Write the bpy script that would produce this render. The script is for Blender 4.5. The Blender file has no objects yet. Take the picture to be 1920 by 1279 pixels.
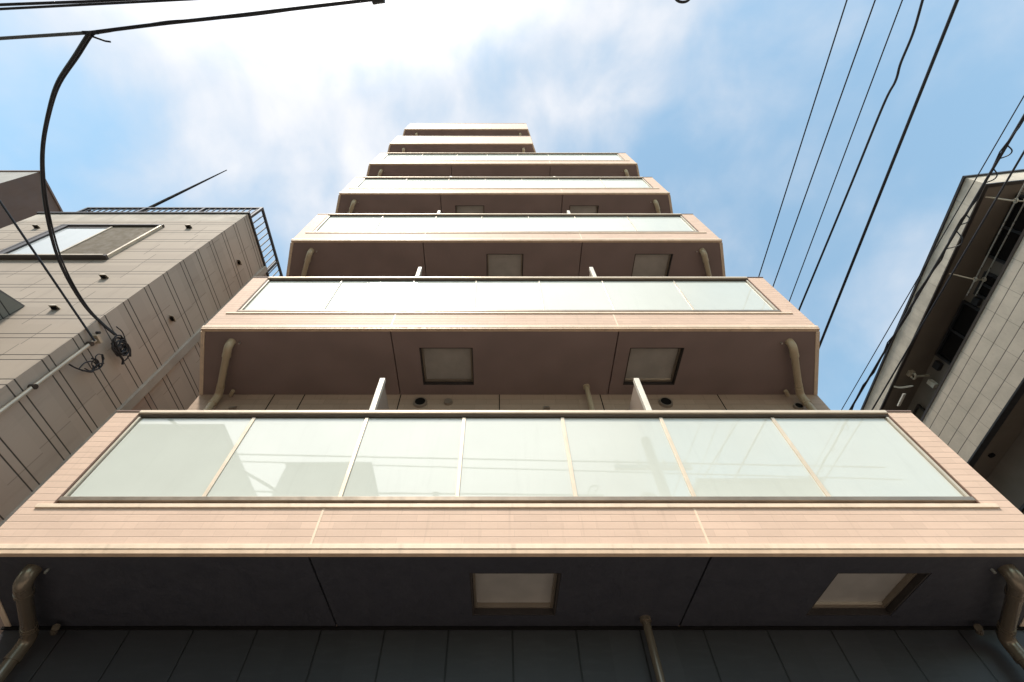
import bpy, math, random
from mathutils import Vector
random.seed(7)
sc = bpy.context.scene
col = sc.collection
R = math.radians

# ------------------------------------------------------------------ camera numbers
H = 1.5                              # eye height above the ground
F = 853.3                            # focal length in pixels of the 1920 wide photograph
ELEV = math.atan2(F, 569.5)          # the camera looks up at this elevation
sE, cE = math.sin(ELEV), math.cos(ELEV)
VX, VY = 933.4, 70.0                 # where the verticals meet in the photograph

def at(px, py, X=None, Y=None, Z=None, D=None):
    """world point seen at a pixel of the photograph, given one coordinate (Z above the eye) or depth"""
    a = (px - VX) / F
    b = (py - VY) * sE / F
    c = (1 - b * cE) / sE
    if D is None:
        if X is not None: D = X / a
        elif Y is not None: D = Y / b
        else: D = Z / c
    return Vector((a * D, b * D, c * D + H))

# ------------------------------------------------------------------ node helpers
def new_mat(name):
    m = bpy.data.materials.new(name); m.use_nodes = True
    nt = m.node_tree
    return m, nt, nt.nodes['Principled BSDF']

def N(nt, kind, **kw):
    n = nt.nodes.new(kind)
    for k, v in kw.items(): setattr(n, k, v)
    return n

def math_n(nt, op, a, b=None, c=None):
    n = N(nt, 'ShaderNodeMath', operation=op)
    for i, v in enumerate((a, b, c)):
        if v is None: continue
        if isinstance(v, (int, float)): n.inputs[i].default_value = v
        else: nt.links.new(v, n.inputs[i])
    return n.outputs[0]

def mixc(nt, fac, a, b, mode='MIX'):
    n = N(nt, 'ShaderNodeMix', data_type='RGBA', blend_type=mode)
    for s, v in ((n.inputs[0], fac), (n.inputs[6], a), (n.inputs[7], b)):
        if isinstance(v, (int, float)): s.default_value = v
        elif isinstance(v, tuple): s.default_value = (*v[:3], 1)
        else: nt.links.new(v, s)
    return n.outputs[2]

def noise(nt, vec, scale, detail=4, rough=.55, dist=0):
    n = N(nt, 'ShaderNodeTexNoise')
    n.inputs['Scale'].default_value = scale; n.inputs['Detail'].default_value = detail
    n.inputs['Roughness'].default_value = rough; n.inputs['Distortion'].default_value = dist
    if vec is not None: nt.links.new(vec, n.inputs['Vector'])
    return n.outputs[0]

def ramp(nt, v, lo, hi, a=0., b=1.):
    n = N(nt, 'ShaderNodeMapRange'); n.clamp = True; n.interpolation_type = 'SMOOTHSTEP'
    nt.links.new(v, n.inputs[0])
    for i, x in zip((1, 2, 3, 4), (lo, hi, a, b)): n.inputs[i].default_value = x
    return n.outputs[0]

def vscale(nt, vec, s):
    n = N(nt, 'ShaderNodeVectorMath', operation='MULTIPLY')
    nt.links.new(vec, n.inputs[0]); n.inputs[1].default_value = s
    return n.outputs[0]

def paint(name, c, rough=.5, metal=0., var=.12, scale=3., streak=0., bump=0., bscale=60., spec=.5):
    """painted / metal / plaster surface with faint mottling and optional vertical weather streaks"""
    m, nt, p = new_mat(name)
    tc = N(nt, 'ShaderNodeTexCoord').outputs['Object']
    n1 = noise(nt, tc, scale, 6, .6)
    f = ramp(nt, n1, .3, .7)
    dark = tuple(x * (1 - var) for x in c); light = tuple(min(1, x * (1 + var * .6)) for x in c)
    colr = mixc(nt, f, dark, light)
    if streak:
        n2 = noise(nt, vscale(nt, tc, (9., 9., .6)), 1.6, 5, .6)
        colr = mixc(nt, ramp(nt, n2, .52, .75, 0, streak), colr, tuple(x * .45 for x in c))
    nt.links.new(colr, p.inputs['Base Color'])
    nt.links.new(ramp(nt, noise(nt, tc, scale * 4, 4), .3, .7, rough * .85, min(1, rough * 1.15)), p.inputs['Roughness'])
    p.inputs['Metallic'].default_value = metal
    p.inputs['Specular IOR Level'].default_value = spec
    if bump:
        b = N(nt, 'ShaderNodeBump'); b.inputs['Strength'].default_value = bump; b.inputs['Distance'].default_value = .004
        nt.links.new(noise(nt, tc, bscale, 4), b.inputs['Height']); nt.links.new(b.outputs[0], p.inputs['Normal'])
    return m

def axis_out(nt, axis):
    s = N(nt, 'ShaderNodeSeparateXYZ'); nt.links.new(N(nt, 'ShaderNodeTexCoord').outputs['Object'], s.inputs[0])
    return s.outputs['XYZ'.index(axis)], s.outputs[2], s

def line(nt, v, period, width, off=0.):
    """1 on a thin line repeated every period along v"""
    t = math_n(nt, 'PINGPONG', math_n(nt, 'ADD', v, off + 1000 * period), period / 2)
    return ramp(nt, t, width * .35, width * .75, 1, 0)

def tile_mat(name, c, row=.06, wid=.235, axis='X', joint=.35, bump=.5, var=.10, vj=.62):
    """small glazed wall tiles laid in rows"""
    m, nt, p = new_mat(name)
    u, z, _ = axis_out(nt, axis)
    cv = N(nt, 'ShaderNodeCombineXYZ'); nt.links.new(u, cv.inputs[0]); nt.links.new(z, cv.inputs[1])
    br = N(nt, 'ShaderNodeTexBrick'); nt.links.new(cv.outputs[0], br.inputs['Vector'])
    br.inputs['Scale'].default_value = 1; br.inputs['Brick Width'].default_value = wid
    br.inputs['Row Height'].default_value = row; br.inputs['Mortar Size'].default_value = .0016
    br.inputs['Mortar Smooth'].default_value = .3; br.inputs['Bias'].default_value = 0
    br.inputs['Color1'].default_value = (*[x * (1 - var) for x in c], 1)
    br.inputs['Color2'].default_value = (*[min(1, x * (1 + var)) for x in c], 1)
    br.inputs['Mortar'].default_value = (*[x * vj for x in c], 1)
    h = line(nt, z, row, .006)
    tc = N(nt, 'ShaderNodeTexCoord').outputs['Object']
    big = noise(nt, vscale(nt, tc, (.8, .8, 3)), 2.2, 6, .65)
    col_ = mixc(nt, ramp(nt, big, .35, .7, 0, .22), br.outputs['Color'], tuple(x * .72 for x in c))
    run = noise(nt, vscale(nt, tc, (11, 11, .5)), 1.7, 6, .65)
    col_ = mixc(nt, ramp(nt, run, .54, .76, 0, .28), col_, tuple(x * .55 for x in c))
    col_ = mixc(nt, math_n(nt, 'MULTIPLY', h, 1 - joint), col_, tuple(x * joint for x in c))
    nt.links.new(col_, p.inputs['Base Color'])
    p.inputs['Roughness'].default_value = .5; p.inputs['Specular IOR Level'].default_value = .12
    b = N(nt, 'ShaderNodeBump'); b.inputs['Strength'].default_value = bump; b.inputs['Distance'].default_value = .004
    hh = math_n(nt, 'SUBTRACT', math_n(nt, 'MULTIPLY', noise(nt, tc, 40, 4), .25), h)
    nt.links.new(hh, b.inputs['Height']); nt.links.new(b.outputs[0], p.inputs['Normal'])
    return m

def siding_mat(name, c, axis, period=.425, stripe=.09, off=0., groove=.14, vjs=.8):
    """fibre-cement siding: a broad board and a narrow stripe, staggered butt joints"""
    m, nt, p = new_mat(name)
    u, z, _ = axis_out(nt, axis)
    l1 = line(nt, z, period, .013, off); l2 = line(nt, z, period, .013, off + stripe)
    lines = math_n(nt, 'MAXIMUM', l1, l2)
    rowi = math_n(nt, 'FLOOR', math_n(nt, 'DIVIDE', math_n(nt, 'ADD', z, off + period / 2 + 100 * period), period))
    wn = N(nt, 'ShaderNodeTexWhiteNoise', noise_dimensions='1D'); nt.links.new(rowi, wn.inputs['W'])
    uu = math_n(nt, 'ADD', u, math_n(nt, 'MULTIPLY', wn.outputs[0], 1.2))
    vj = line(nt, uu, .82, .010, .3)
    tc = N(nt, 'ShaderNodeTexCoord').outputs['Object']
    boardi = math_n(nt, 'FLOOR', math_n(nt, 'DIVIDE', math_n(nt, 'ADD', uu, .3 + 82), .82))
    wn2 = N(nt, 'ShaderNodeTexWhiteNoise', noise_dimensions='2D')
    cv = N(nt, 'ShaderNodeCombineXYZ'); nt.links.new(rowi, cv.inputs[0]); nt.links.new(boardi, cv.inputs[1])
    nt.links.new(cv.outputs[0], wn2.inputs['Vector'])
    base = mixc(nt, wn2.outputs[0], tuple(x * .93 for x in c), tuple(x * 1.05 for x in c))
    st = noise(nt, vscale(nt, tc, (4, 4, .5)), 1.5, 6, .65)
    base = mixc(nt, ramp(nt, st, .5, .78, 0, .4), base, tuple(x * .62 for x in c))
    base = mixc(nt, math_n(nt, 'MULTIPLY', vj, vjs), base, tuple(x * .3 for x in c))
    base = mixc(nt, lines, base, tuple(x * groove for x in c))
    nt.links.new(base, p.inputs['Base Color']); p.inputs['Roughness'].default_value = .75
    b = N(nt, 'ShaderNodeBump'); b.inputs['Strength'].default_value = .7; b.inputs['Distance'].default_value = .006
    hh = math_n(nt, 'SUBTRACT', math_n(nt, 'MULTIPLY', noise(nt, tc, 70, 4), .15), lines)
    nt.links.new(hh, b.inputs['Height']); nt.links.new(b.outputs[0], p.inputs['Normal'])
    return m

def panel_mat(name, c, axis, wid, offu, rough=.5):
    """dark ground-floor cladding of tall boards with open vertical joints"""
    m, nt, p = new_mat(name)
    u, z, _ = axis_out(nt, axis)
    l = line(nt, u, wid, .011, offu)
    tc = N(nt, 'ShaderNodeTexCoord').outputs['Object']
    idx = math_n(nt, 'FLOOR', math_n(nt, 'DIVIDE', math_n(nt, 'ADD', u, offu + 100 * wid + wid / 2), wid))
    wn = N(nt, 'ShaderNodeTexWhiteNoise', noise_dimensions='1D'); nt.links.new(idx, wn.inputs['W'])
    base = mixc(nt, wn.outputs[0], tuple(x * .85 for x in c), tuple(x * 1.15 for x in c))
    g = noise(nt, vscale(nt, tc, (1, 1, 6)), 4, 7, .65)
    base = mixc(nt, ramp(nt, g, .45, .75, 0, .35), base, tuple(x * 1.7 for x in c))
    base = mixc(nt, l, base, tuple(x * .12 for x in c))
    nt.links.new(base, p.inputs['Base Color']); p.inputs['Roughness'].default_value = rough
    b = N(nt, 'ShaderNodeBump'); b.inputs['Strength'].default_value = .6; b.inputs['Distance'].default_value = .006
    nt.links.new(math_n(nt, 'SUBTRACT', math_n(nt, 'MULTIPLY', g, .2), l), b.inputs['Height'])
    nt.links.new(b.outputs[0], p.inputs['Normal'])
    return m

def stone_mat(name, c):
    """split-face tiles of the house on the right: rows along Y with faint upright joints"""
    m, nt, p = new_mat(name)
    u, z, _ = axis_out(nt, 'Y')
    rows = line(nt, z, .218, .012, .012); ups = line(nt, u, .45, .009)
    tc = N(nt, 'ShaderNodeTexCoord').outputs['Object']
    fine = noise(nt, vscale(nt, tc, (1, 22, 3.5)), 2.2, 6, .7)
    blot = noise(nt, tc, 3, 5, .6)
    base = mixc(nt, ramp(nt, blot, .3, .7), tuple(x * .9 for x in c), tuple(x * 1.06 for x in c))
    base = mixc(nt, ramp(nt, fine, .55, .72, 0, .55), base, tuple(x * .5 for x in c))
    base = mixc(nt, math_n(nt, 'MULTIPLY', ups, .6), base, tuple(x * .35 for x in c))
    base = mixc(nt, rows, base, tuple(x * .2 for x in c))
    nt.links.new(base, p.inputs['Base Color']); p.inputs['Roughness'].default_value = .8
    b = N(nt, 'ShaderNodeBump'); b.inputs['Strength'].default_value = .8; b.inputs['Distance'].default_value = .008
    nt.links.new(math_n(nt, 'SUBTRACT', math_n(nt, 'MULTIPLY', fine, .7), rows), b.inputs['Height'])
    nt.links.new(b.outputs[0], p.inputs['Normal'])
    return m

def glass_mat(name, c, rough=.02, ior=1.5, spec=.5):
    m, nt, p = new_mat(name)
    tc = N(nt, 'ShaderNodeTexCoord').outputs['Object']
    f = ramp(nt, noise(nt, tc, 1.3, 5, .6), .3, .7)
    dust = ramp(nt, noise(nt, vscale(nt, tc, (7, 7, .7)), 2.0, 7, .68), .5, .8, 0, .16)
    cc = mixc(nt, f, tuple(x * .95 for x in c), c)
    nt.links.new(mixc(nt, dust, cc, tuple(x * .7 for x in c)), p.inputs['Base Color'])
    p.inputs['Roughness'].default_value = rough; p.inputs['IOR'].default_value = ior
    p.inputs['Specular IOR Level'].default_value = spec
    b = N(nt, 'ShaderNodeBump'); b.inputs['Strength'].default_value = .012; b.inputs['Distance'].default_value = .02
    nt.links.new(noise(nt, tc, 1.6, 2), b.inputs['Height']); nt.links.new(b.outputs[0], p.inputs['Normal'])
    return m

PEACH = (.655, .485, .385)
M = dict(
    tile=tile_mat('peach_tile', PEACH, var=.05, vj=.86, joint=.58),
    cream=paint('cream_trim', (.76, .61, .465), .45, var=.08, scale=6, streak=.3),
    tan=paint('tan_trim', (.60, .44, .31), .5, var=.12, scale=6, streak=.4),
    railtop=paint('rail_cream', (.72, .61, .48), .35, metal=.2, var=.08),
    railunder=paint('rail_brown', (.10, .075, .055), .4, metal=.3),
    cap=paint('brown_cap', (.20, .13, .10), .4),
    bronze=paint('bronze_frame', (.30, .25, .20), .35, metal=.5, var=.12),
    mullion=paint('pale_frame', (.62, .56, .46), .35, metal=.3),
    reveal=paint('brown_reveal', (.15, .085, .06), .5),
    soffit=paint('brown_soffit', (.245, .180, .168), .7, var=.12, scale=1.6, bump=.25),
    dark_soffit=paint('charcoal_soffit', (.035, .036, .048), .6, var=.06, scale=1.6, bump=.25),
    wall=tile_mat('taupe_tile', (.44, .335, .265), row=.095, wid=.30, joint=.55, var=.05),
    plainwall=paint('taupe_plaster', (.34, .27, .22), .75, var=.1, bump=.3),
    board=panel_mat('charcoal_cladding', (.032, .031, .036), "X", .508, -.115),
    glass=glass_mat('frosted_glass', (.595, .625, .575), ior=1.9),
    steel=paint('hatch_steel', (.42, .395, .37), .4, metal=.2, var=.12, scale=4),
    hole=paint('hatch_shaft', (.035, .028, .026), .7),
    pvc=paint('beige_pvc', (.50, .41, .285), .35, var=.08, scale=2, streak=.12),
    brpipe=paint('bronze_pvc', (.20, .16, .12), .24, var=.06, scale=2, metal=.45),
    white=paint('white_board', (.70, .66, .58), .5),
    vent=paint('vent_metal', (.30, .25, .21), .4, metal=.4),
    black=paint('black_hole', (.012, .011, .011), .9, spec=.1),
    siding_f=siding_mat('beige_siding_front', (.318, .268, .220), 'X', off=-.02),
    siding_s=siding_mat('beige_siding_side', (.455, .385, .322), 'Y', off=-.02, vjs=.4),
    stucco=paint('weathered_band', (.40, .36, .31), .85, var=.18, scale=2.5, streak=.45, bump=.4),
    dkmetal=paint('dark_metal', (.025, .025, .028), .45),
    rail=paint('railing_metal', (.045, .05, .06), .4, metal=.3),
    wframe=paint('window_frame_metal', (.055, .045, .04), .35, metal=.3),
    sash=paint('pale_sash', (.55, .48, .38), .35, metal=.4),
    pane=glass_mat('pale_glass', (.52, .56, .58), .03),  # pale, faintly mottled base colour under a glossy surface
    screen=paint('insect_screen', (.105, .083, .055), .8, var=.05),
    brownwall=paint('brown_render', (.15, .095, .075), .8, var=.12, scale=1.2, streak=.3),
    greywall=paint('grey_render', (.30, .29, .28), .8, var=.12),
    stone=stone_mat('split_face_tile', (.52, .465, .39)),
    fascia=paint('grey_fascia', (.56, .51, .43), .7, var=.2, scale=3, streak=.5),
    brceil=paint('brown_ceiling', (.17, .138, .108), .75, var=.12, scale=1.5),
    brwall=paint('brown_back_wall', (.19, .16, .135), .75, var=.12),
    dkglass=glass_mat('dark_glass', (.008, .008, .009), .05),
    cable=paint('black_cable', (.012, .013, .018), .45),
    greycable=paint('grey_cable', (.10, .11, .12), .5),
    alu=paint('aluminium', (.55, .54, .50), .3, metal=.7),
    asphalt=paint('asphalt', (.10, .090, .080), .9, var=.25, scale=2, bump=.6, bscale=120),
    paving=paint('paving', (.34, .295, .255), .9, var=.15, scale=3, bump=.4),
    concrete=paint('concrete', (.34, .33, .31), .85, var=.15, scale=2, streak=.3),
    backwall=paint('pale_render', (.30, .285, .25), .85, var=.1, streak=.25),
    roofm=paint('roofing', (.16, .15, .14), .85),
    whiteline=paint('road_paint', (.75, .75, .72), .7),
)

# ------------------------------------------------------------------ mesh helpers
WO = {}                                          # world origin of every object, for parenting

class MB:
    def __init__(s): s.v = []; s.f = []; s.sm = []
    def add(s, vs, fs, smooth=False):
        k = len(s.v); s.v += [tuple(v) for v in vs]
        for f in fs: s.f.append([i + k for i in f]); s.sm.append(smooth)
        return s
    def box(s, x0, x1, y0, y1, z0, z1):
        return s.prism([(x0, y0), (x1, y0), (x1, y1), (x0, y1)], z0, z1)
    def prism(s, poly, z0, z1):
        n = len(poly)
        vs = [(x, y, z0) for x, y in poly] + [(x, y, z1) for x, y in poly]
        fs = [list(range(n))[::-1], list(range(n, 2 * n))]
        fs += [[i, (i + 1) % n, n + (i + 1) % n, n + i] for i in range(n)]
        return s.add(vs, fs)
    def prism_x(s, poly, x0, x1):                # poly in (y, z)
        n = len(poly)
        vs = [(x0, y, z) for y, z in poly] + [(x1, y, z) for y, z in poly]
        fs = [list(range(n))[::-1], list(range(n, 2 * n))]
        fs += [[i, (i + 1) % n, n + (i + 1) % n, n + i] for i in range(n)]
        return s.add(vs, fs)
    def tube(s, pts, r, seg=10, cap=True):
        pts = [Vector(p) for p in pts]; n = len(pts)
        rs = r if isinstance(r, (list, tuple)) else [r] * n
        up = None; rings = []
        for i, p in enumerate(pts):
            t = (pts[min(i + 1, n - 1)] - pts[max(i - 1, 0)]).normalized()
            if up is None:
                up = Vector((0, 0, 1)) if abs(t.z) < .9 else Vector((1, 0, 0))
            a = (up - t * up.dot(t)).normalized(); up = a
            b = t.cross(a)
            rings.append([p + (a * math.cos(q) + b * math.sin(q)) * rs[i] for q in [2 * math.pi * k / seg for k in range(seg)]])
        vs = [v for rg in rings for v in rg]; fs = []
        for i in range(n - 1):
            for k in range(seg):
                fs.append([i * seg + k, i * seg + (k + 1) % seg, (i + 1) * seg + (k + 1) % seg, (i + 1) * seg + k])
        s.add(vs, fs, True)
        if cap:
            s.add(rings[0], [list(range(seg))[::-1]]); s.add(rings[-1], [list(range(seg))])
        return s
    def build(s, name, mat, parent=None, org=None, bev=0.):
        if org is None: org = WO[parent.name] if parent else Vector((0, 0, 0))
        org = Vector(org)
        me = bpy.data.meshes.new(name)
        me.from_pydata([tuple(Vector(v) - org) for v in s.v], [], s.f)
        me.validate(); me.update()
        import bmesh as _b
        bm = _b.new(); bm.from_mesh(me); _b.ops.recalc_face_normals(bm, faces=bm.faces); bm.to_mesh(me); bm.free()
        if len(me.polygons) == len(s.sm):
            me.polygons.foreach_set('use_smooth', s.sm)
        me.materials.append(mat if not isinstance(mat, str) else M[mat])
        o = bpy.data.objects.new(name, me); col.objects.link(o)
        WO[o.name] = org
        if parent:
            o.parent = parent; o.location = org - WO[parent.name]
        else: o.location = org
        if bev:
            b = o.modifiers.new('bevel', 'BEVEL'); b.width = bev; b.segments = 2; b.limit_method = 'ANGLE'; b.angle_limit = R(40)
        return o

def tag(o, label=None, cat=None, group=None, kind=None):
    for k, v in (('label', label), ('category', cat), ('group', group), ('kind', kind)):
        if v: o[k] = v
    return o

def thing(name, loc, label, cat, group=None, local=False, rz=0.):
    o = bpy.data.objects.new(name, None); col.objects.link(o)
    o.empty_display_size = .3; o.location = loc; o.rotation_euler.z = rz
    WO[o.name] = Vector((0, 0, 0)) if local else Vector(loc)
    return tag(o, label, cat, group)

def smooth_path(pts, n=8):
    """Catmull-Rom through the given points"""
    P = [Vector(p) for p in pts]; P = [2 * P[0] - P[1]] + P + [2 * P[-1] - P[-2]]
    out = []
    for i in range(1, len(P) - 2):
        a, b, c, d = P[i - 1:i + 3]
        for k in range(n):
            t = k / n
            out.append(.5 * ((2 * b) + (c - a) * t + (2 * a - 5 * b + 4 * c - d) * t * t + (3 * b - a - 3 * c + d) * t ** 3))
    return out + [P[-2]]

def ring(c, r, n=18, nrm='Y', squash=1., jit=0.):
    out = []
    for k in range(n + 1):
        a = 2 * math.pi * k / n
        u, w = r * math.cos(a), r * squash * math.sin(a)
        if jit: u += random.uniform(-jit, jit); w += random.uniform(-jit, jit)
        out.append(Vector(c) + {'Y': Vector((u, 0, w)), 'X': Vector((0, u, w)), 'Z': Vector((u, w, 0))}[nrm])
    return out

# ------------------------------------------------------------------ ground
MB().box(-90, 90, -90, 120, -.3, 0).build('ground', 'paving')['kind'] = 'structure'
MB().box(-60, 60, -2.4, 1.7, .001, .005).build('road', 'asphalt')['kind'] = 'structure'
MB().box(5.2, 7.3, 1.75, 80, .001, .005).build('side_road', 'asphalt')['kind'] = 'structure'
MB().box(-60, 60, -2.15, -2.03, .006, .009).build('road_edge_line', 'whiteline')['kind'] = 'structure'

# ------------------------------------------------------------------ the apartment building
ST = 2.849                                       # storey height
YF, YW = 2.906, 3.93                             # balcony front, wall behind it
Z1 = 1.765 + H                                   # lowest soffit
XL, XR, WXL, WXR = -3.55, 3.85, -3.94, 4.22
apt = thing('apartment_building', (0.14, YW, 0), 'narrow seven storey apartment block with peach tiled balconies stacked up its front', 'building')
ZB1 = Z1
ztop = ZB1 + 6 * ST + 1.35
# body: one wall shell per storey range (upper two storeys are narrower)
MB().box(WXL, WXR, YW, 13, ZB1 - .02, ZB1 + 5 * ST + .2).build('wall', 'wall', apt, (0, YW, ZB1))
MB().box(WXL + .004, 1.56, YW + .004, 12.9, ZB1 + 5 * ST + .2, ztop + .0).build('upper_wall', 'wall', apt, (0, YW, ZB1))
MB().box(WXL, WXR, YW + .004, 13.0, 0, ZB1 - .02).build('ground_floor_wall', 'board', apt, (0, YW, 0))
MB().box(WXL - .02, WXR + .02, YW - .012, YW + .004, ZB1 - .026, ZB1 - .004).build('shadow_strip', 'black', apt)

MULL = [-2.255, -1.21, -.312, .598, 1.508, 2.54]
OX0, OX1 = -3.335, 3.622                         # opening in the parapet
JX = (-1.29, 1.455)

def side_x(y, left):                             # outer edge of the flared balcony at depth y
    t = (y - YF) / (YW - YF)
    return XL + (WXL - XL) * t if left else XR + (WXR - XR) * t

def slab(mb, z0, z1, holes, xr, wxr, joints):
    """balcony slab in pieces between open joints, with shafts for the escape hatches"""
    g = .007; y0, y1 = YF + .035, YW
    cuts = [None] + list(joints) + [None]
    for a, b in zip(cuts[:-1], cuts[1:]):
        hs = [h for h in holes if (a is None or h[0] > a) and (b is None or h[1] < b)]
        L0 = (XL + .035, WXL + .035) if a is None else (a + g, a + g)
        R0 = (xr - .035, wxr - .035) if b is None else (b - g, b - g)
        if not hs:
            mb.prism([(L0[0], y0), (R0[0], y0), (R0[1], y1), (L0[1], y1)], z0, z1); continue
        hx0, hx1, hy0, hy1 = hs[0]
        mb.prism([(L0[0], y0), (hx0, y0), (hx0, y1), (L0[1], y1)], z0, z1)
        mb.prism([(hx1, y0), (R0[0], y0), (R0[1], y1), (hx1, y1)], z0, z1)
        mb.box(hx0, hx1, y0, hy0, z0, z1); mb.box(hx0, hx1, hy1, y1, z0, z1)

HATCH = ([(-.20, .45, 3.15, 3.76), (2.40, 3.07, 3.15, 3.76)], [(-.97, -.31, 3.18, 3.77), (1.63, 2.30, 3.18, 3.77)])

def balcony(k):
    z = ZB1 + k * ST
    glazed = k < 5
    xr, wxr = (XR, WXR) if glazed else (1.15, 1.56)
    low = .353 if glazed else 1.36
    th = .13
    low_floor = k == 0
    org = (0, YF, z)
    b = MB()
    tb = .066                                     # trim band below the tiles
    # parapet: front band, pillars and flared sides
    b.box(XL, xr, YF, YF + th, z + tb, z + low)
    if glazed:
        b.box(XL, OX0, YF, YF + th, z + low, z + 1.395); b.box(OX1, xr, YF, YF + th, z + low, z + 1.395)
    top = 1.395 if glazed else low
    for left in (True, False):
        sx = XL if left else xr; wx = WXL if left else wxr; d = th if left else -th
        fl = (wx - sx) / (YW - YF)
        y0 = YF + th
        b.prism([(sx + fl * th, y0), (sx + fl * th + d, y0), (wx + d, YW), (wx, YW)], z + tb, z + top)
    bal = b.build('balcony', 'tile', apt, org)
    # slab and hatches
    holes = HATCH[k % 2] if glazed else []
    sb = MB(); slab(sb, z, z + .15, holes if k < 4 else [], xr, wxr, JX if glazed else [])
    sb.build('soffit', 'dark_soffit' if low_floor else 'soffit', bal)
    dk = MB(); dk.prism([(XL + .14, YF + .13), (xr - .14, YF + .13), (wxr - .14, YW), (WXL + .14, YW)], z + .19, z + .215)
    dk.build('deck', 'paving', bal)
    if k < 4:
        for hx0, hx1, hy0, hy1 in holes:
            f = MB()
            e = .014
            f.box(hx0 + .001, hx0 + e, hy0, hy1, z + .004, z + .17); f.box(hx1 - e, hx1 - .001, hy0, hy1, z + .004, z + .17)
            f.box(hx0 + e, hx1 - e, hy1 - e, hy1 - .001, z + .004, z + .17); f.box(hx0 + e, hx1 - e, hy0 + .001, hy0 + e, z + .004, z + .17)
            fr = f.build('hatch_shaft', 'hole', bal)
            lid = MB().box(hx0 + .016, hx1 - .016, hy0 + .016, hy1 - .016, z + .085, z + .11)
            ld = lid.build('hatch_lid', 'steel', bal, bev=.004)
            lip = MB()
            a0, a1, b0, b1 = hx0 + .016, hx1 - .016, hy0 + .016, hy1 - .016
            lip.box(a0, a0 + .018, b0, b1, z + .05, z + .0845); lip.box(a1 - .018, a1, b0, b1, z + .05, z + .0845)
            lip.box(a0 + .018, a1 - .018, b1 - .018, b1, z + .05, z + .0845)
            lip.build('hatch_rim', 'bronze', bal)
        MB().box(a0 + .02, a1 - .02, b1 - .032, b1 - .0185, z + .068, z + .0845).build('hatch_edge', 'mullion', bal)
    # cream drip trim round the slab
    t = MB()
    w = .034
    flL = (WXL - XL) / (YW - YF); flR = (wxr - xr) / (YW - YF)
    t.box(XL - .008, xr + .008, YF - .012, YF + w, z + .027, z + tb - .003)
    MB().box(XL - .005, xr + .005, YF - .007, YF + w, z - .006, z + .0265).build('drip_edge', 'tan', bal, bev=.002)
    for left in (True, False):
        sx = XL - .008 if left else xr + .008; wx = WXL - .008 if left else wxr + .008; d = .05 if left else -.05
        f_ = flL if left else flR
        y0 = YF + w
        t.prism([(sx + f_ * w, y0), (sx + f_ * w + d, y0), (wx + d, YW), (wx, YW)], z - .006, z + tb - .003)
    t.build('drip_trim', 'cream', bal, bev=.003)
    if not glazed:
        c = MB(); c.box(XL - .006, xr + .006, YF - .008, YF + th + .004, z + low + .001, z + low + .036)
        for left in (True, False):
            sx = XL if left else xr; wx = WXL if left else wxr; d = th if left else -th
            fl = (wx - sx) / (YW - YF)
            c.prism([(sx + fl * (th + .004), YF + th + .004), (sx + fl * th + d, YF + th + .004), (wx + d, YW), (wx, YW)], z + low + .001, z + low + .036)
        c.build('coping', 'cap', bal); 
        return bal
    # caps on the pillars and flared sides
    for left in (True, False):
        c = MB()
        if left: c.box(XL - .006, OX0 + .002, YF - .008, YF + th, z + 1.396, z + 1.413)
        else: c.box(OX1 - .002, XR + .006, YF - .008, YF + th, z + 1.396, z + 1.413)
        sx = XL if left else xr; wx = WXL if left else wxr; d = th if left else -th
        fl = (wx - sx) / (YW - YF)
        c.prism([(sx + fl * th, YF + th), (sx + fl * th + d, YF + th), (wx + d, YW), (wx, YW)], z + 1.396, z + 1.413)
        c.build('coping', 'cap', bal, bev=.002)
        xa, xb = (OX0, OX0 + .012) if left else (OX1 - .012, OX1)
        MB().box(xa, xb, YF + .004, YF + th, z + low, z + 1.34).build('reveal', 'reveal', bal)
    # expansion joints in the tiles
    for jx in JX:
        MB().box(jx - .008, jx + .008, YF - .0025, YF + .01, z + tb, z + low - .002).build('expansion_joint', 'cream', bal)
    # sill
    MB().box(OX0 - .10, OX1 + .10, YF - .014, YF + .10, z + low + .001, z + low + .034).build('sill', 'cream', bal, bev=.003)
    # balustrade
    zr = z + .421
    yb = YF + .036
    br = MB(); br.box(OX0 + .016, OX1 - .016, YF - .004, yb + .02, zr, zr + .036)
    for i in range(14):
        x = OX0 + .35 + i * (OX1 - OX0 - .7) / 13
        br.box(x - .03, x + .03, yb - .012, yb + .012, z + low + .034, zr)
    br.build('bottom_rail', 'bronze', bal, bev=.003)
    tr = MB().box(OX0 + .003, OX1 - .003, YF - .012, yb + .035, z + 1.376, z + 1.413).build('top_rail', 'railtop', bal, bev=.006)
    MB().box(OX0 + .013, OX1 - .013, YF + .010, yb + .03, z + 1.352, z + 1.3755).build('under_rail', 'railunder', bal)
    xs = [OX0 + .035] + MULL + [OX1 - .035]
    st = MB(); st.box(OX0 + .014, OX0 + .035, yb - .025, yb + .02, zr + .036, z + 1.345)
    st.build('end_post', 'mullion', bal, bev=.002)
    st = MB(); st.box(OX1 - .035, OX1 - .014, yb - .025, yb + .02, zr + .036, z + 1.345)
    st.build('end_post', 'mullion', bal, bev=.002)
    for a, e in zip(xs[:-1], xs[1:]):
        dy = random.uniform(-.0015, .0015)
        gp = MB().box(a + .008, e - .008, yb - .004 + dy, yb + .004 + dy, zr + .036, z + 1.345)
        gp.build('glass_panel', 'glass', bal)
    mw = .0155 if k == 0 else .007
    for x in MULL:
        MB().box(x - mw, x + mw, yb - .016, yb + .018, zr + .036, z + 1.345).build('mullion', 'railtop' if k == 0 else 'mullion', bal, bev=.002)
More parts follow.
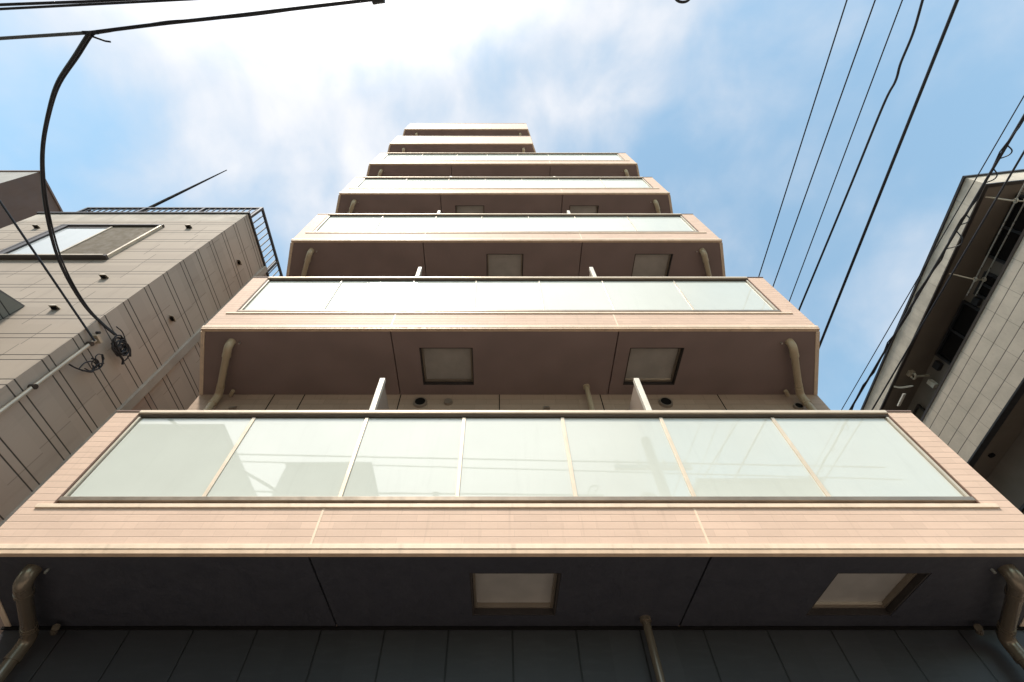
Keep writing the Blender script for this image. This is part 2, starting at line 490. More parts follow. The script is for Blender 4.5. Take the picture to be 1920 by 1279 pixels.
    # partition boards between the flats
    if k < 4:
        for x in (-1.24, 1.49):
            pb = MB().box(x - .018, x + .018, 3.10, YW - .02, z + .24, z + 2.06).build('partition_board', 'plainwall', bal)
            MB().box(x - .028, x + .028, 3.05, 3.10, z + .22, z + 2.09).build('partition_post', 'white', bal, bev=.003)
    return bal

for k in range(7): balcony(k)

# drainpipes below each slab, and the riser through all the floors
def drain(k, left):
    z = ZB1 + k * ST
    mat = 'brpipe' if k == 0 else 'pvc'
    r = .047 if k == 0 else .042
    s = -1 if left else 1
    x0 = -3.24 if left else 3.55; x1 = -3.60 if left else 3.90
    a = Vector((x0, 3.085, z)); e = Vector((x1, YW - .09, z - .115)); c_ = Vector((x0, 3.085, z - .095))
    zb = max(.02, z - ST + .22)
    d = (e - c_).normalized()
    def arc(p, u, v, rad, n=9):                  # fillet at corner p, coming along u, leaving along v
        return [p - u * rad * (1 - t) ** 2 + v * rad * t ** 2 for t in [i / (n - 1) for i in range(n)]]
    dn = Vector((0, 0, -1))
    el1 = [a] + arc(c_, dn, d, .075) + [c_ + d * .16]
    par = MB().tube(el1, r * 1.1, 20).build('drainpipe', mat, apt, a)
    MB().tube([c_ + d * .15, e - d * .13], r * .96, 20).build('pipe_run', mat, par)
    MB().tube([c_ + d * .135, c_ + d * .175], r * 1.17, 20).build('pipe_collar', mat, par)
    MB().tube([e - d * .19, e - d * .165], r * 1.06, 20).build('pipe_strap', mat, par)
    MB().tube([e - d * .14] + arc(e, d, dn, .08) + [e + dn * .15], r * 1.1, 20).build('pipe_elbow', mat, par)
    MB().tube([e + dn * .135, e + dn * .165], r * 1.17, 20).build('pipe_collar', mat, par)
    MB().tube([e + dn * .16, Vector((e.x, e.y, zb))], r * .96, 20).build('downpipe', mat, par)
    MB().tube([(x1 - s * .16, YW - .11, z - .055), (x1 - s * .10, YW - .03, z - .055)], r * .55, 12).build('pipe_stub', mat, par)
    MB().tube([(x0 - s * .09, 3.10, z - .03), (x0 - s * .09, 3.10, z)], .010, 8).build('anchor_bolt', 'alu', par)

for k in range(5):
    for left in (True, False): drain(k, left)
for k in range(5, 7):                            # short pipes under the two narrow top balconies
    z = ZB1 + k * ST
    for x in (-3.1, .85):
        MB().tube(smooth_path([(x, 3.07, z), (x, 3.07, z - .09), (x, 3.15, z - .12), (x * 1.03, YW - .08, z - .13), (x * 1.03, YW - .08, z - 1.2)], 6), .045, 12).build('drainpipe', 'pvc', apt)
for k in range(5):
    z = ZB1 + k * ST
    top = z; bot = .02 if k == 0 else z - ST + .22
    rp = MB().tube([(1.155, 3.79, top), (1.155, 3.79, bot)], .031, 16).build('riser_pipe', 'brpipe' if k == 0 else 'pvc', apt)
    MB().tube([(1.155, 3.79, top), (1.155, 3.79, top - .028)], .044, 18).build('pipe_collar', 'brpipe' if k == 0 else 'pvc', rp)

# round vents on the wall of the first residential floor
def vent(x, z, r, dark=True):
    v = MB().tube([(x, YW - .035, z), (x, YW + .01, z)], [r * 1.0, r * 1.12], 22).build('wall_vent', 'vent', apt)
    if dark: MB().tube([(x, YW - .037, z), (x, YW - .0352, z)], r * .78, 20).build('vent_mouth', 'black', v)
for x, z, r in ((-1.0, 4.44, .085), (2.165, 4.44, .085), (3.83, 4.36, .055)): vent(x, z + H, r)
vent(-.64, 4.45 + H, .05, False)
for x, z in ((-3.36, 4.33), (1.72 - 1.1, 4.335)):
    MB().prism_x([(YW - .05, z + H - .03), (YW, z + H - .03), (YW, z + H + .03), (YW - .02, z + H + .03)], x - .035, x + .035).build('wall_vent', 'vent', apt)
for x in (-2.95, -2.55, -1.28, .02, 1.35, 2.9):  # upright wall joints
    MB().box(x - .006, x + .006, YW - .003, YW + .01, ZB1 + .2, ZB1 + ST - .003).build('wall_joint', 'black', apt)

# ------------------------------------------------------------------ beige house on the left
HX, HY, HT = -4.9, 2.88, 8.83 + H
house = thing('house', (-6.95, 3.0, 0), 'beige three storey house clad in horizontal siding with a railed roof', 'house')
w = MB()
w.add([(-9.0, HY, 0), (HX, HY, 0), (HX, HY, HT - .42), (-9.0, HY, HT - .42)], [[0, 1, 2, 3]])
# window hole is covered by a real recess frame standing in front of the wall
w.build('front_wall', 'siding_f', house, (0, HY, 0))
w = MB()
w.add([(HX, HY, 0), (HX, 12, 0), (HX, 12, HT - .03), (HX, HY, HT - .03)], [[0, 1, 2, 3]])
w.add([(-9, HY, 0), (-9, 12, 0), (-9, 12, HT - .03), (-9, HY, HT - .03)], [[3, 2, 1, 0]])
w.add([(HX, 12, 0), (-9, 12, 0), (-9, 12, HT - .03), (HX, 12, HT - .03)], [[0, 1, 2, 3]])
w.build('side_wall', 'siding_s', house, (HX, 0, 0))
MB().add([(-9.0, HY, HT - .42), (HX, HY, HT - .42), (HX, HY, HT - .03), (-9.0, HY, HT - .03)], [[0, 1, 2, 3]]).build('parapet_band', 'stucco', house, (0, HY, HT - .4))
cp = MB(); cp.box(-9.03, HX + .03, HY - .03, HY + .2, HT - .03, HT + .012); cp.box(HX - .2, HX + .03, HY + .2, 12.03, HT - .03, HT + .012); cp.box(-9.03, -8.8, HY + .2, 12.03, HT - .03, HT + .012)
cp.build('coping', 'dkmetal', house)
MB().box(-8.99, HX - .01, HY + .01, 11.99, HT - .3, HT - .25).build('roof', 'roofm', house)
# sliding window
def slide_window(x0, x1, z0, z1, y, par):
    f = MB(); d = .055; p = .045
    f.box(x0 - p, x1 + p, y - d, y + .02, z1, z1 + p); f.box(x0 - p, x1 + p, y - d - .02, y + .02, z0 - p, z0)
    f.box(x0 - p, x0, y - d, y + .02, z0, z1)
    wn = f.build('window', 'wframe', par, ((x0 + x1) / 2, y, z0), bev=.003)
    MB().box(x1, x1 + p * .8, y - d, y + .02, z0, z1).build('jamb', 'sash', wn, bev=.003)
    MB().box(x0, x1, y - d - .028, y - d - .0201, z0 - .03, z0 - .002).build('sill_edge', 'sash', wn)
    MB().box(x0 + .001, x0 + .10, y - .05, y - .004, z0, z1).build('blind_box', 'wframe', wn)
    xm = (x0 + x1) / 2 + .03
    MB().box(x0 + .10, xm - .02, y - .022, y - .016, z0 + .01, z1 - .09).build('pane', 'pane', wn)
    MB().box(xm - .02, xm + .01, y - .035, y - .006, z0, z1 - .03).build('sash', 'sash', wn)
    MB().box(xm + .01, x1, y - .02, y - .014, z0, z1).build('screen', 'screen', wn)
    MB().box(x0 + .10, xm - .02, y - .03, y - .008, z1 - .09, z1).build('lintel', 'wframe', wn)
slide_window(-7.88, -6.12, 6.63 + H, 8.02 + H, HY, house)
# projecting bay with a sloping top
bay = MB(); zt = 5.1 + H
bay.prism_x([(HY - .001, zt), (HY - .001, 2.6), (1.95, 2.6), (1.95, zt - .45)], -8.6, -6.08)
bay.build('bay', siding_mat('grey_siding', (.20, .195, .165), 'Y', off=-.02), house, (-6.08, HY, 0))
MB().prism_x([(HY - .002, zt + .004), (1.90, zt - .47), (1.90, zt - .44), (HY - .002, zt + .03)], -8.64, -6.09).build('bay_roof', 'roofm', house)
# vent hoods
def hood(p, face):
    x, y, z = p; mb = MB()
    n = 10; prof = []
    for i in range(n + 1):
        a = math.pi * i / n
        prof.append((.055 * math.cos(a), .05 * math.sin(a)))
    vs = []; depth = .07
    for u, h in prof:
        if face == 'front': vs += [(x + u, y, z + h), (x + u * .9, y - depth, z + h * .55 - .02)]
        else: vs += [(x, y + u, z + h), (x + depth, y + u * .9, z + h * .55 - .02)]
    fs = [[2 * i, 2 * i + 2, 2 * i + 3, 2 * i + 1] for i in range(n)] + [[2 * i + 1 for i in range(n + 1)]]
    mb.add(vs, fs)
    h = mb.build('vent_hood', 'sash', house, p)
    m = MB()
    if face == 'front': m.box(x - .028, x + .028, y - .045, y - .012, z - .030, z - .012)
    else: m.box(x + .012, x + .045, y - .028, y + .028, z - .030, z - .012)
    m.build('vent_mouth', 'black', h)
for px, py in ((70, 428), (355, 428), (197, 522), (105, 580)): hood(at(px, py, Y=HY), 'front')
for px, py in ((446, 492), (320, 597)): hood(at(px, py, X=HX), 'side')
MB().box(HX - .01, HX + .05, 3.98, 4.10, 0, HT - .04).build('pilaster', 'stucco', house)
MB().box(HX - .01, HX + .012, 4.10, 12, 0, 4.9 + H).build('lower_cladding', siding_mat('taupe_siding', (.40, .31, .255), 'Y', off=-.02), house, (HX, 0, 0))
pz = at(176, 640, X=HX + .035).z + .02
hp = MB().tube([(HX + .035, 3.045, .05), (HX + .035, 3.045, pz)], .022, 12).build('conduit', 'sash', house)
for z in (2.9, 3.7, 4.5): MB().tube([(HX + .001, 3.045, z + H), (HX + .06, 3.045, z + H)], .03, 10).build('conduit_clip', 'wframe', hp)
# roof railing
rl = MB(); zr0, zr1 = HT + .02, 9.57 + H
rx0, rx1, ry0, ry1 = -8.67, -4.955, 2.985, 9.0
t_ = .022
for za, zb in ((zr1 - .045, zr1), (zr0 + .06, zr0 + .095)):
    rl.box(rx0, rx1, ry0, ry0 + 2 * t_, za, zb); rl.box(rx1 - 2 * t_, rx1, ry0 + 2 * t_, ry1, za, zb); rl.box(rx0, rx0 + 2 * t_, ry0 + 2 * t_, ry1, za, zb)
railing = rl.build('roof_railing', 'rail', house)
pk = MB()
x = rx0 + .12
while x < rx1 - .05:
    pk.box(x - .009, x + .009, ry0 + .012, ry0 + .03, zr0 + .095, zr1 - .045); x += .125
y = ry0 + .16
while y < ry1:
    for xx in (rx1 - .03, rx0 + .012): pk.box(xx, xx + .018, y - .009, y + .009, zr0 + .095, zr1 - .045)
    y += .125
pk.build('pickets', 'rail', railing)
for x, y in [(rx0 + t_, ry0 + t_), (rx0 + 1.25, ry0 + t_), (rx0 + 2.5, ry0 + t_), (rx1 - t_, ry0 + t_), (rx1 - t_, 4.2), (rx1 - t_, 5.4), (rx1 - t_, 6.6), (rx1 - t_, 7.8)]:
    MB().box(x - .024, x + .024, y - .024, y + .024, HT - .25, zr1 - .046).build('railing_post', 'rail', railing)
# antenna mast on the roof
tip = at(425, 319, Y=3.3); 
mast = MB().tube([(tip.x, tip.y, HT - .25), (tip.x, tip.y, HT + 2.4), (tip.x, tip.y, tip.z - 1.2), tip], [.032, .032, .022, .012], 12).build('antenna_mast', 'black', None, (tip.x, tip.y, HT - .25))
tag(mast, 'thin dark mast rising into the sky from the railed roof of the beige house', 'mast')

# brown block farther left
bb = thing('building', (-14, 6, 0), 'plain brown block at the left edge, rising behind the beige house', 'building')
zt = 12.15 + H
bw = MB(); bw.add([(-11.8, HY, 0), (-11.8, 11, 0), (-11.8, 11, zt), (-11.8, HY, zt)], [[0, 1, 2, 3]]); bw.add([(-17, 11, 0), (-11.8, 11, 0), (-11.8, 11, zt), (-17, 11, zt)], [[0, 1, 2, 3]])
bw.build('side_wall', 'brownwall', bb)
MB().add([(-17, HY, 0), (-11.8, HY, 0), (-11.8, HY, zt), (-17, HY, zt)], [[0, 1, 2, 3]]).build('front_wall', 'greywall', bb)
MB().box(-17, -11.77, HY - .03, 11, zt, zt + .05).build('coping', 'cap', bb)
MB().box(-11.802, -11.79, 3.9, 3.915, 0, zt - .01).build('wall_joint', 'black', bb)
MB().box(-13.6, -12.55, HY - .03, HY + .02, zt - 1.6, zt - .45).build('window', 'dkglass', bb)

# ------------------------------------------------------------------ building on the right (local axes: x into it, y along its face)
rb = thing('apartment_house', (8.0, 2.0, 0), 'low apartment house at the right with tiled gallery parapets and dark recessed windows', 'building', local=True, rz=-math.atan(.115))
L = 13
roof = MB().box(0, 6, 0, L, 7.65 + H, 8.02 + H).build('roof', 'fascia', rb)
MB().box(-.03, 6.03, -.03, L, 8.0205 + H, 8.06 + H).build('coping', 'dkmetal', roof)
MB().box(.062, 5.9, .062, L - .1, 7.632 + H, 7.649 + H).build('ceiling', 'brceil', roof)
ed = MB(); ed.box(.0, .06, 0, L, 7.625 + H, 7.649 + H); ed.box(.06, 6, 0, .06, 7.625 + H, 7.649 + H)
ed.build('ceiling_edge', 'wframe', roof)
MB().box(.6, 6, .18, L, 0, 7.631 + H).build('wall', 'brwall', rb)
for lev in range(3):
    z0 = 5.64 - 2.8 * lev + H
    if z0 < .2: break
    pz0 = z0
    ga = MB().box(0, .12, -.2, L, z0, z0 + 1.05).build('gallery', 'stone', rb, (0, 0, z0))
    MB().box(-.012, .14, -.21, L, z0 + 1.05, z0 + 1.095).build('coping', 'wframe', ga)
    MB().box(.125, .598, -.2, L, z0 + .02, z0 + .15).build('gallery_soffit', 'brceil', ga)
    MB().box(-.006, .124, -.205, L, z0 - .03, z0 - .002).build('drip_edge', 'dkmetal', ga)

def gwin(y0, y1, z0, z1, glass='dkglass', frame='dkmetal'):
    f = MB(); p = .04
    f.box(.55, .599, y0 - p, y1 + p, z1, z1 + p); f.box(.55, .599, y0 - p, y1 + p, z0 - p, z0)
    f.box(.55, .599, y0 - p, y0, z0, z1); f.box(.55, .599, y1, y1 + p, z0, z1); f.box(.56, .599, (y0 + y1) / 2 - .02, (y0 + y1) / 2 + .02, z0, z1)
    wn = f.build('window', frame, rb)
    MB().box(.585, .598, y0, y1, z0, z1).build('pane', glass, wn)
for y0, y1, z0, z1 in ((.26, 1.28, 5.9, 7.56), (1.6, 1.98, 6.5, 7.44), (2.26, 3.45, 5.9, 7.56)): gwin(y0, y1, z0 + H, z1 + H)
gwin(4.75, 5.6, 5.9 + H, 7.40 + H, 'screen', 'wframe'); gwin(6.6, 7.8, 5.9 + H, 7.5 + H)
for y0, y1 in ((3.7, 4.25), (4.75, 5.8)): gwin(y0, y1, 3.1 + H, 4.95 + H, 'screen', 'wframe')
MB().box(.53, .599, 3.58, 3.74, 7.38 + H, 7.52 + H).build('meter_box', 'dkmetal', rb)
MB().box(.53, .599, 2.05, 2.18, 7.30 + H, 7.42 + H).build('meter_box', 'dkmetal', rb)
MB().box(.52, .599, 4.02, 4.12, 7.28 + H, 7.45 + H).build('wall_lamp', 'white', rb)
MB().tube([(.36, 4.3, 5.659 + H), (.36, 4.3, 5.63 + H)], .05, 14).build('soffit_vent', 'black', rb)
# drying-pole brackets under the ceiling, poles resting in them
def bracket(y, x=.30):
    b = MB().tube(smooth_path([(.08, y, 7.62 + H), (.14, y, 7.56 + H), (x, y + .01, 7.36 + H), (x + .16, y + .02, 7.31 + H)], 5), .012, 8)
    b.tube(ring((x, y, 7.335 + H), .035, 12, 'X'), .008, 6); b.tube(ring((x + .12, y, 7.30 + H), .035, 12, 'X'), .008, 6)
    return b.build('pole_bracket', 'sash', rb)
bracket(.22); bracket(1.62)
b3 = MB().tube(smooth_path([(.06, 4.30, 7.62 + H), (.12, 4.25, 7.52 + H), (.20, 4.10, 7.38 + H)], 5), [.02] * 10 + [.012], 8)
b3.box(.05, .10, 4.28, 4.62, 7.34 + H, 7.37 + H); b3.build('pole_bracket', 'white', rb)
mo = MB().tube(ring((.25, 3.95, 7.52 + H), .06, 14, 'X'), .02, 8); mo.box(.22, .5, 3.9, 3.93, 7.44 + H, 7.47 + H); mo.box(.2, .3, 3.88, 4.0, 7.56 + H, 7.632 + H)
mo.build('ceiling_lamp', 'sash', rb)
cz = math.atan(.115)
def rloc(x, y, z): return Vector((8 + x * math.cos(cz) + y * math.sin(cz), 2 - x * math.sin(cz) + y * math.cos(cz), z))
for x, z, lab in ((.30, 7.335, 'pale laundry pole hung under the right building ceiling, the one nearer the street'), (.42, 7.30, 'pale laundry pole hung under the right building ceiling, the one nearer the windows')):
    a, b = rloc(x, -.4, z + H), rloc(x, 1.95, z + H)
    tag(MB().tube([a, b], .011, 8).build('drying_pole', 'alu', None, (a + b) / 2), lab, 'laundry pole', 'laundry poles at the right building')

# ------------------------------------------------------------------ overhead cables
def span(name, p, q, r, label, sag=.0, ext=(0., 0.), cat='cable', group=None, mat='cable', n=40, extra=None):
    p, q = Vector(p), Vector(q)
    d = q - p; p = p - d * ext[0]; q = q + d * ext[1]
    pts = [p.lerp(q, i / n) + Vector((0, 0, -sag * 4 * (i / n) * (1 - i / n))) for i in range(n + 1)]
    mb = MB().tube(pts, r, 8)
    if extra: extra(mb, pts)
    o = mb.build(name, mat, None, (p + q) / 2)
    return tag(o, label, cat, group)

G1 = 'power lines crossing the sky on the right'
right = [((1588, 0), (1423, 518), .011, 'thin straight black power line in the right sky, leftmost of the five'),
         ((1641, 0), (1452, 530), .011, 'thin straight black power line, second from the left of the five in the right sky'),
         ((1692, 0), (1480, 565), .010, 'thin black power line in the middle of the five in the right sky')]
for a, b, r, lab in right:
    span('power_line', at(*a, Z=8.6), at(*b, Z=8.6), r, lab, ext=(1.6, 5.5), group=G1, sag=.0)
# thicker fourth line with a slight kink, and the heaviest fifth
p4 = [at(1730, 0, Z=8.2), at(1712, 62, Z=8.2), at(1689, 118, Z=8.2), at(1679, 152, Z=8.2), at(1655, 200, Z=8.2), at(1588, 365, Z=8.2), at(1500, 577, Z=8.2)]
p4x = [p4[0] + (p4[0] - p4[1]) * 9] + smooth_path(p4, 8) + [p4[-1] + (p4[-1] - p4[-2]) * 12]
tag(MB().tube(p4x, .018, 8).build('power_line', 'cable', None, p4[3]), 'thick black power line with a slight kink in the right sky', 'cable', G1)
span('power_line', at(1795, 0, Z=7.8), at(1533, 657, Z=7.8), .023, 'thickest black power line in the right sky, rightmost of the five', ext=(1.6, 4), group=G1)

G2 = 'cables passing in front of the right building'
span('service_cable', at(1920, 180, Z=5.6), at(1580, 765, Z=5.6), .006, 'hair-thin cable left of the looped cable beside the right building', ext=(1, 3), group=G2)
def loops(mb, pts):
    for i in (9, 11, 12, 14, 16, 17, 19, 20):
        c = pts[i]; rr = random.uniform(.035, .075)
        d = (pts[i + 1] - pts[i]).normalized()
        q = [c + d * (t * rr * 3 - rr * 1.5) + Vector((1, 0, 0)) * (math.sin(t * math.pi) * rr * random.uniform(.7, 1.3)) * random.choice((1, -1, 1)) + Vector((0, 0, -math.sin(t * math.pi) * rr)) for t in [j / 9 for j in range(10)]]
        mb.tube(smooth_path(q[::3] + [q[-1]], 4), .006, 6)
    q = [p + Vector((math.sin(i * 1.9) * .022, 0, math.cos(i * 1.9) * .022)) for i, p in enumerate(pts)]
    mb.tube(q, .007, 6)
span('service_cable', at(1920, 218, Z=5.0), at(1596, 765, Z=5.0), .013, 'black cable bundle with loose wire loops running past the right building roof', ext=(.9, 1.8), group=G2, n=60, extra=loops)
span('service_cable', at(1920, 285, Z=5.1), at(1655, 735, Z=5.1), .010, 'black cable crossing the dark gallery of the right building, right of the looped bundle', ext=(1, 3), group=G2)

# street line overhead at the left, with the heavy drop to the house
A = at(-60, 76, Z=4.6); K = at(172, 61, Z=4.6); E = at(700, -1, Z=4.75)
mb = MB().tube([A + (A - K) * 2, A, K], .013, 8)
tag(mb.build('street_cable', 'greycable', None, A), 'thin grey street cable at the upper left ending at the drop cable clamp', 'cable')
far = E + (E - K) * 1.2
sl = smooth_path([K, at(300, 45, Z=4.62), at(420, 32, Z=4.66), E, far], 8)
mb = MB().tube(sl, .014, 10)
mb.tube([p + Vector((0, .012 * math.cos(i * .35), .012 * math.sin(i * .35))) for i, p in enumerate(sl)], .006, 6)
tag(mb.build('street_cable', 'cable', None, K), 'thick black street cable running from the drop clamp to the top edge', 'cable')
cl = thing('cable_clamp', K, 'small black clamp where the drop cable leaves the street cable', 'clamp')
MB().box(K.x - .07, K.x + .05, K.y - .012, K.y + .012, K.z - .018, K.z + .022).build('clamp_body', 'cable', cl, bev=.004)
MB().tube([K + Vector((-.09, 0, 0)), K + Vector((.10, .06, -.02)), K + Vector((.14, .065, -.02))], .008, 6).build('tail', 'cable', cl)
cb = MB().tube([E + Vector((-.01, .0, 0)), E + Vector((.09, -.012, 0))], .038, 12)
tag(cb.build('cable_joint', 'cable', None, E), 'black barrel joint on the street cable at the top edge', 'cable joint')
# slack loop hanging near the top edge
q0 = at(1283, -40, Z=4.9)
lp = []
for i in range(15):
    a = math.pi * (i / 14)
    lp.append(at(1280 + 14 * math.cos(a) * (1.0), -6 + 10 * math.sin(a), Z=4.9))
lp = [at(1290, -70, Z=4.9)] + lp + [at(1270, -70, Z=4.9)]
tag(MB().tube(smooth_path(lp, 3), .011, 8).build('cable_loop', 'cable', None, q0), 'small slack black cable loop hanging at the top edge right of centre', 'cable loop')
span('street_cable', at(0, 9, Z=5.6), at(320, -3, Z=5.6), .013, 'upper of the two parallel street cables in the top left corner', ext=(2, 6), group='parallel street cables in the top left corner')
span('street_cable', at(0, 17, Z=5.4), at(330, 0, Z=5.4), .011, 'lower of the two parallel street cables in the top left corner', ext=(2, 6), group='parallel street cables in the top left corner')
# heavy drop cable, curving from the clamp to the house wall
end = at(216, 628, X=HX + .10)
pix = [(165, 66), (140, 105), (108, 155), (92, 205), (80, 270), (79, 330), (86, 395), (104, 470), (128, 525), (160, 575), (190, 606), (216, 628)]
D0 = (K - Vector((0, 0, H))).dot(Vector((0, cE, sE))); D1 = (end - Vector((0, 0, H))).dot(Vector((0, cE, sE)))
acc = [0]
for a, b in zip(pix, pix[1:]): acc.append(acc[-1] + math.dist(a, b))
pts = [at(*p, D=D0 + (D1 - D0) * s / acc[-1]) for p, s in zip(pix, acc)]
dp = MB().tube(smooth_path([K] + pts, 6), .015, 10)
q = [p + Vector((.016, .004, .010)) * (1 + .35 * math.sin(i * .16)) for i, p in enumerate(smooth_path([K + Vector((.03, 0, 0))] + pts, 6))]
dp.tube(q, .009, 8)
tag(dp.build('drop_cable', 'cable', None, K), 'heavy twin drop cable curving from the street cable down to the house wall', 'cable')
e2 = at(178, 640, X=HX + .08); s2 = at(0, 378, Z=5.0)
span('service_cable', s2, e2, .012, 'straight thin black cable running down to the side wall of the beige house', ext=(1.6, 0))
MB_ = MB()
# coils of spare cable on the house wall
def coil(c, label, rings, extra):
    mb = MB()
    for r, sq, dy, dz, rad in rings:
        mb.tube(smooth_path(ring(c + Vector((.03 + random.uniform(0, .04), dy, dz)), r, 14, 'X', sq, r * .12), 3), rad, 7)
    for pl, rad in extra:
        mb.tube(smooth_path([c + Vector(p) for p in pl], 6), rad, 7)
    return tag(mb.build('cable_coil', 'cable', None, c), label, 'cable coil', 'spare cable coils on the beige house side wall')
c1 = at(217, 648, X=HX + .05)
coil(c1, 'larger tangled black cable coil fixed to the house side wall under the drop cable',
     [(.10, 1., 0, 0, .012), (.085, .9, .02, .01, .011), (.115, .8, .01, -.01, .010), (.06, 1.1, .06, 0, .009), (.08, .9, -.05, .02, .010), (.09, .85, .06, .015, .012), (.05, .8, .10, .03, .010)],
     [([(.03, -.02, .12), (.05, .06, .10), (.06, .17, .06), (.03, .22, -.02), (.03, .17, -.05)], .008), ([(.03, -.08, -.06), (.05, .05, -.08), (.04, .18, -.05), (.03, .24, -.08)], .014),
      ([(.04, -.22, .10), (.05, -.12, .13), (.06, 0, .10), (.05, .1, .10)], .007), ([(.04, -.05, .08), (.06, .1, .1), (.04, .22, .07)], .012)])
c2 = at(168, 676, X=HX + .05)
coil(c2, 'smaller straggling black cable coil on the house side wall beside the conduit',
     [(.06, 1., .03, .07, .006), (.05, .7, .05, .0, .006)],
     [([(.03, .02, .15), (.05, .10, .08), (.05, .12, .0), (.04, .08, -.10), (.03, .02, -.17)], .010), ([(.03, .08, .02), (.05, .0, -.02), (.04, -.04, -.10), (.03, -.02, -.2)], .007),
      ([(.03, .14, .03), (.05, .03, .04), (.04, -.03, .0)], .010), ([(.03, .06, -.02), (.05, .10, -.09), (.04, .03, -.16), (.03, -.06, -.22), (.02, -.13, -.25)], .009), ([(.04, .12, .1), (.06, .06, .0), (.04, .10, -.08), (.03, .02, -.13)], .007)])
jb = thing('junction_bracket', at(179, 634, X=HX + .02), 'small pale bracket on the house side wall holding the thin cable', 'bracket')
j = at(179, 634, X=HX + .02)
MB().box(j.x - .02, j.x + .05, j.y - .05, j.y + .07, j.z - .02, j.z + .02).build('bracket_body', 'sash', jb, bev=.005)
MB().tube([j + Vector((.02, -.06, .03)), j + Vector((.06, -.06, .03))], .018, 10).build('bolt', 'dkmetal', jb)

# ------------------------------------------------------------------ across the street (seen in the glass)
def mirror_block(name, x0, x1, y0, y1, zt, label, wins, mat='backwall'):
    t = thing(name, ((x0 + x1) / 2, y1, 0), label, 'building')
    MB().box(x0, x1, y0, y1, 0, zt).build('wall', mat, t)
    MB().box(x0 - .05, x1 + .05, y0 - .05, y1 + .05, zt + .001, zt + .12).build('roof', 'roofm', t)
    for xa, xb, za, zb in wins:
        f = MB(); f.box(xa - .05, xb + .05, y1 + .001, y1 + .04, za - .05, zb + .05)
        fr = f.build('window', 'wframe', t)
        MB().box(xa, xb, y1 + .041, y1 + .047, za, zb).build('pane', 'dkglass', fr)
mirror_block('house', -13, -7.55, -8.4, -3.0, 9 + H, 'pale house across the street reflected at the left of the lowest glass', [(-12, -10.6, 6.5, 8), (-9.8, -8.4, 6.5, 8)])
mirror_block('building', -8.6, -5.2, -14, -8.6, 12.6 + H, 'taller pale block across the street reflected beside the house reflection', [(-8, -7, 9, 10.5)])
mirror_block('building', 6.6, 10.6, -13, -6.2, 9.8 + H, 'pale block across the street reflected toward the right of the lowest glass', [(7.2, 8.6, 7.5, 9)])
up = thing('utility_pole', (3.6, -2.3, 0), 'concrete utility pole across the street reflected right of centre in the glass', 'utility pole')
MB().tube([(3.6, -2.3, 0), (3.6, -2.3, 9.4)], [.16, .11], 16).build('pole', 'concrete', up)
MB().box(2.7, 4.5, -2.46, -2.38, 8.6, 8.7).build('crossarm', 'alu', up)
tr = MB().tube([(3.2, -2.35, 6.9), (3.2, -2.35, 7.7)], .22, 18).build('transformer', 'concrete', up)
MB().tube([(3.2, -2.35, 7.7), (3.2, -2.35, 7.85)], [.24, .1], 18).build('lid', 'concrete', tr)
for x in (2.8, 3.3, 3.9, 4.4): MB().tube([(x, -2.42, 8.7), (x, -2.42, 8.86)], [.05, .03], 10).build('insulator', 'white', up)

# ------------------------------------------------------------------ light and sky
SUN = Vector((-.22, -.50, .84)).normalized()
sl = bpy.data.lights.new('sun', 'SUN'); sl.energy = 2.9; sl.angle = R(10); sl.color = (1, .91, .78)
so = bpy.data.objects.new('sun', sl); col.objects.link(so)
so.rotation_euler = SUN.to_track_quat('Z', 'Y').to_euler(); so.location = (0, 0, 40)

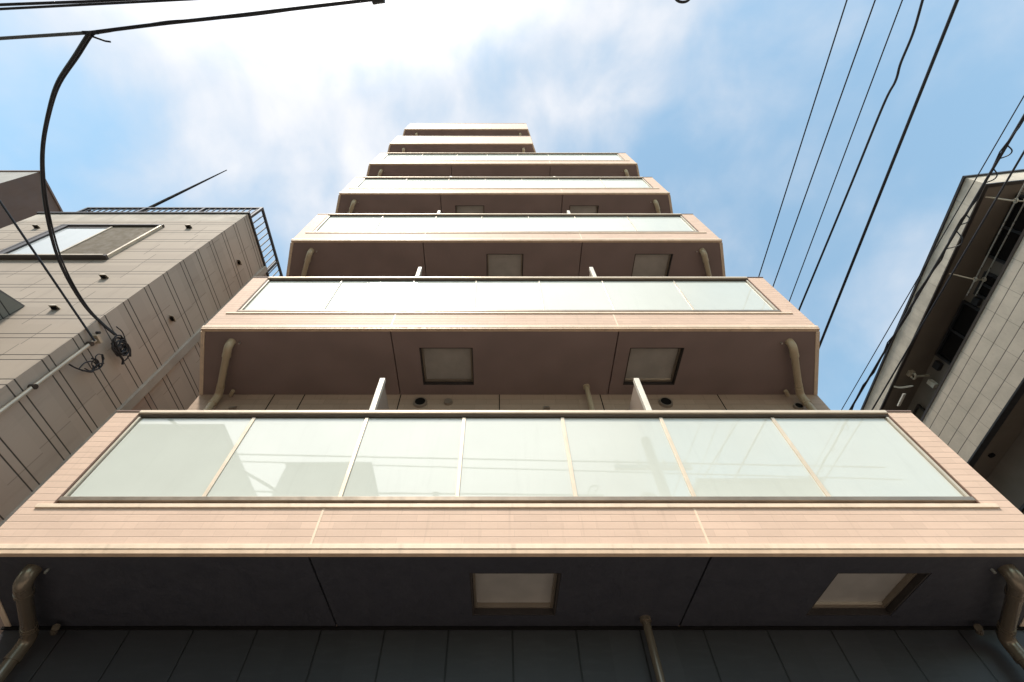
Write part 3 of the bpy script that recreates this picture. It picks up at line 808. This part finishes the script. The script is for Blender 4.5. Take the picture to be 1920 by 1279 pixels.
wd = bpy.data.worlds.new('World'); sc.world = wd; wd.use_nodes = True
nt = wd.node_tree; bg = nt.nodes['Background']
sky = N(nt, 'ShaderNodeTexSky', sky_type='NISHITA'); sky.sun_disc = False
sky.sun_elevation = math.asin(SUN.z); sky.sun_rotation = math.atan2(SUN.x, SUN.y)
sky.air_density = 1.; sky.dust_density = .6; sky.ozone_density = 1.2
g = N(nt, 'ShaderNodeTexCoord').outputs['Generated']
n1 = noise(nt, g, 2.6, 6, .5, .35); n2 = noise(nt, vscale(nt, g, (1.3, 1.0, .8)), 6.5, 5, .5, .2)
dotn = N(nt, 'ShaderNodeVectorMath', operation='DOT_PRODUCT'); nt.links.new(g, dotn.inputs[0]); dotn.inputs[1].default_value = Vector((-.20, .02, .98)).normalized()
bias = ramp(nt, dotn.outputs['Value'], .86, .995, 0, .24)
nn = math_n(nt, 'ADD', math_n(nt, 'MULTIPLY', n1, .58), math_n(nt, 'MULTIPLY', n2, .42))
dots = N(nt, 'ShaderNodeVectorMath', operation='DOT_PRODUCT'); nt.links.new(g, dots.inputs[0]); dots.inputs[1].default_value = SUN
bias2 = ramp(nt, dots.outputs["Value"], .67, .96, 0, .38)           # extra cloud around the sun, added to whiten the glass reflections
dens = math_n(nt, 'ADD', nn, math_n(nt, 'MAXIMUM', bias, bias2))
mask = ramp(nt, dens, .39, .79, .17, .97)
thick = ramp(nt, dens, .55, .95)
cloud = mixc(nt, thick, (5.0, 5.2, 5.6), (6.7, 6.65, 6.75))
aure = N(nt, 'ShaderNodeCombineXYZ'); am = ramp(nt, dots.outputs["Value"], .80, 1., 1, 2.4)
for i in range(3): nt.links.new(am, aure.inputs[i])
cloud = mixc(nt, 1., cloud, aure.outputs[0], 'MULTIPLY')
skyc = mixc(nt, 1., sky.outputs[0], (1.52, 1.98, 1.70), 'MULTIPLY')
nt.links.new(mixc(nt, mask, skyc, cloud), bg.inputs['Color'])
bg.inputs['Strength'].default_value = .1

# ------------------------------------------------------------------ camera
cd = bpy.data.cameras.new('camera'); cam = bpy.data.objects.new('camera', cd); col.objects.link(cam)
cd.sensor_width = 36; cd.lens = F / 1920 * 36; cd.clip_start = .05; cd.clip_end = 2000
cd.shift_x = (960 - VX) / 1920
cam.location = (0, 0, H); cam.rotation_euler = (R(90) + ELEV, 0, 0)
sc.camera = cam
vs = sc.view_settings
vs.view_transform = 'Standard'; vs.look = 'None'; vs.exposure = .73; vs.gamma = 1; vs.use_curve_mapping = False
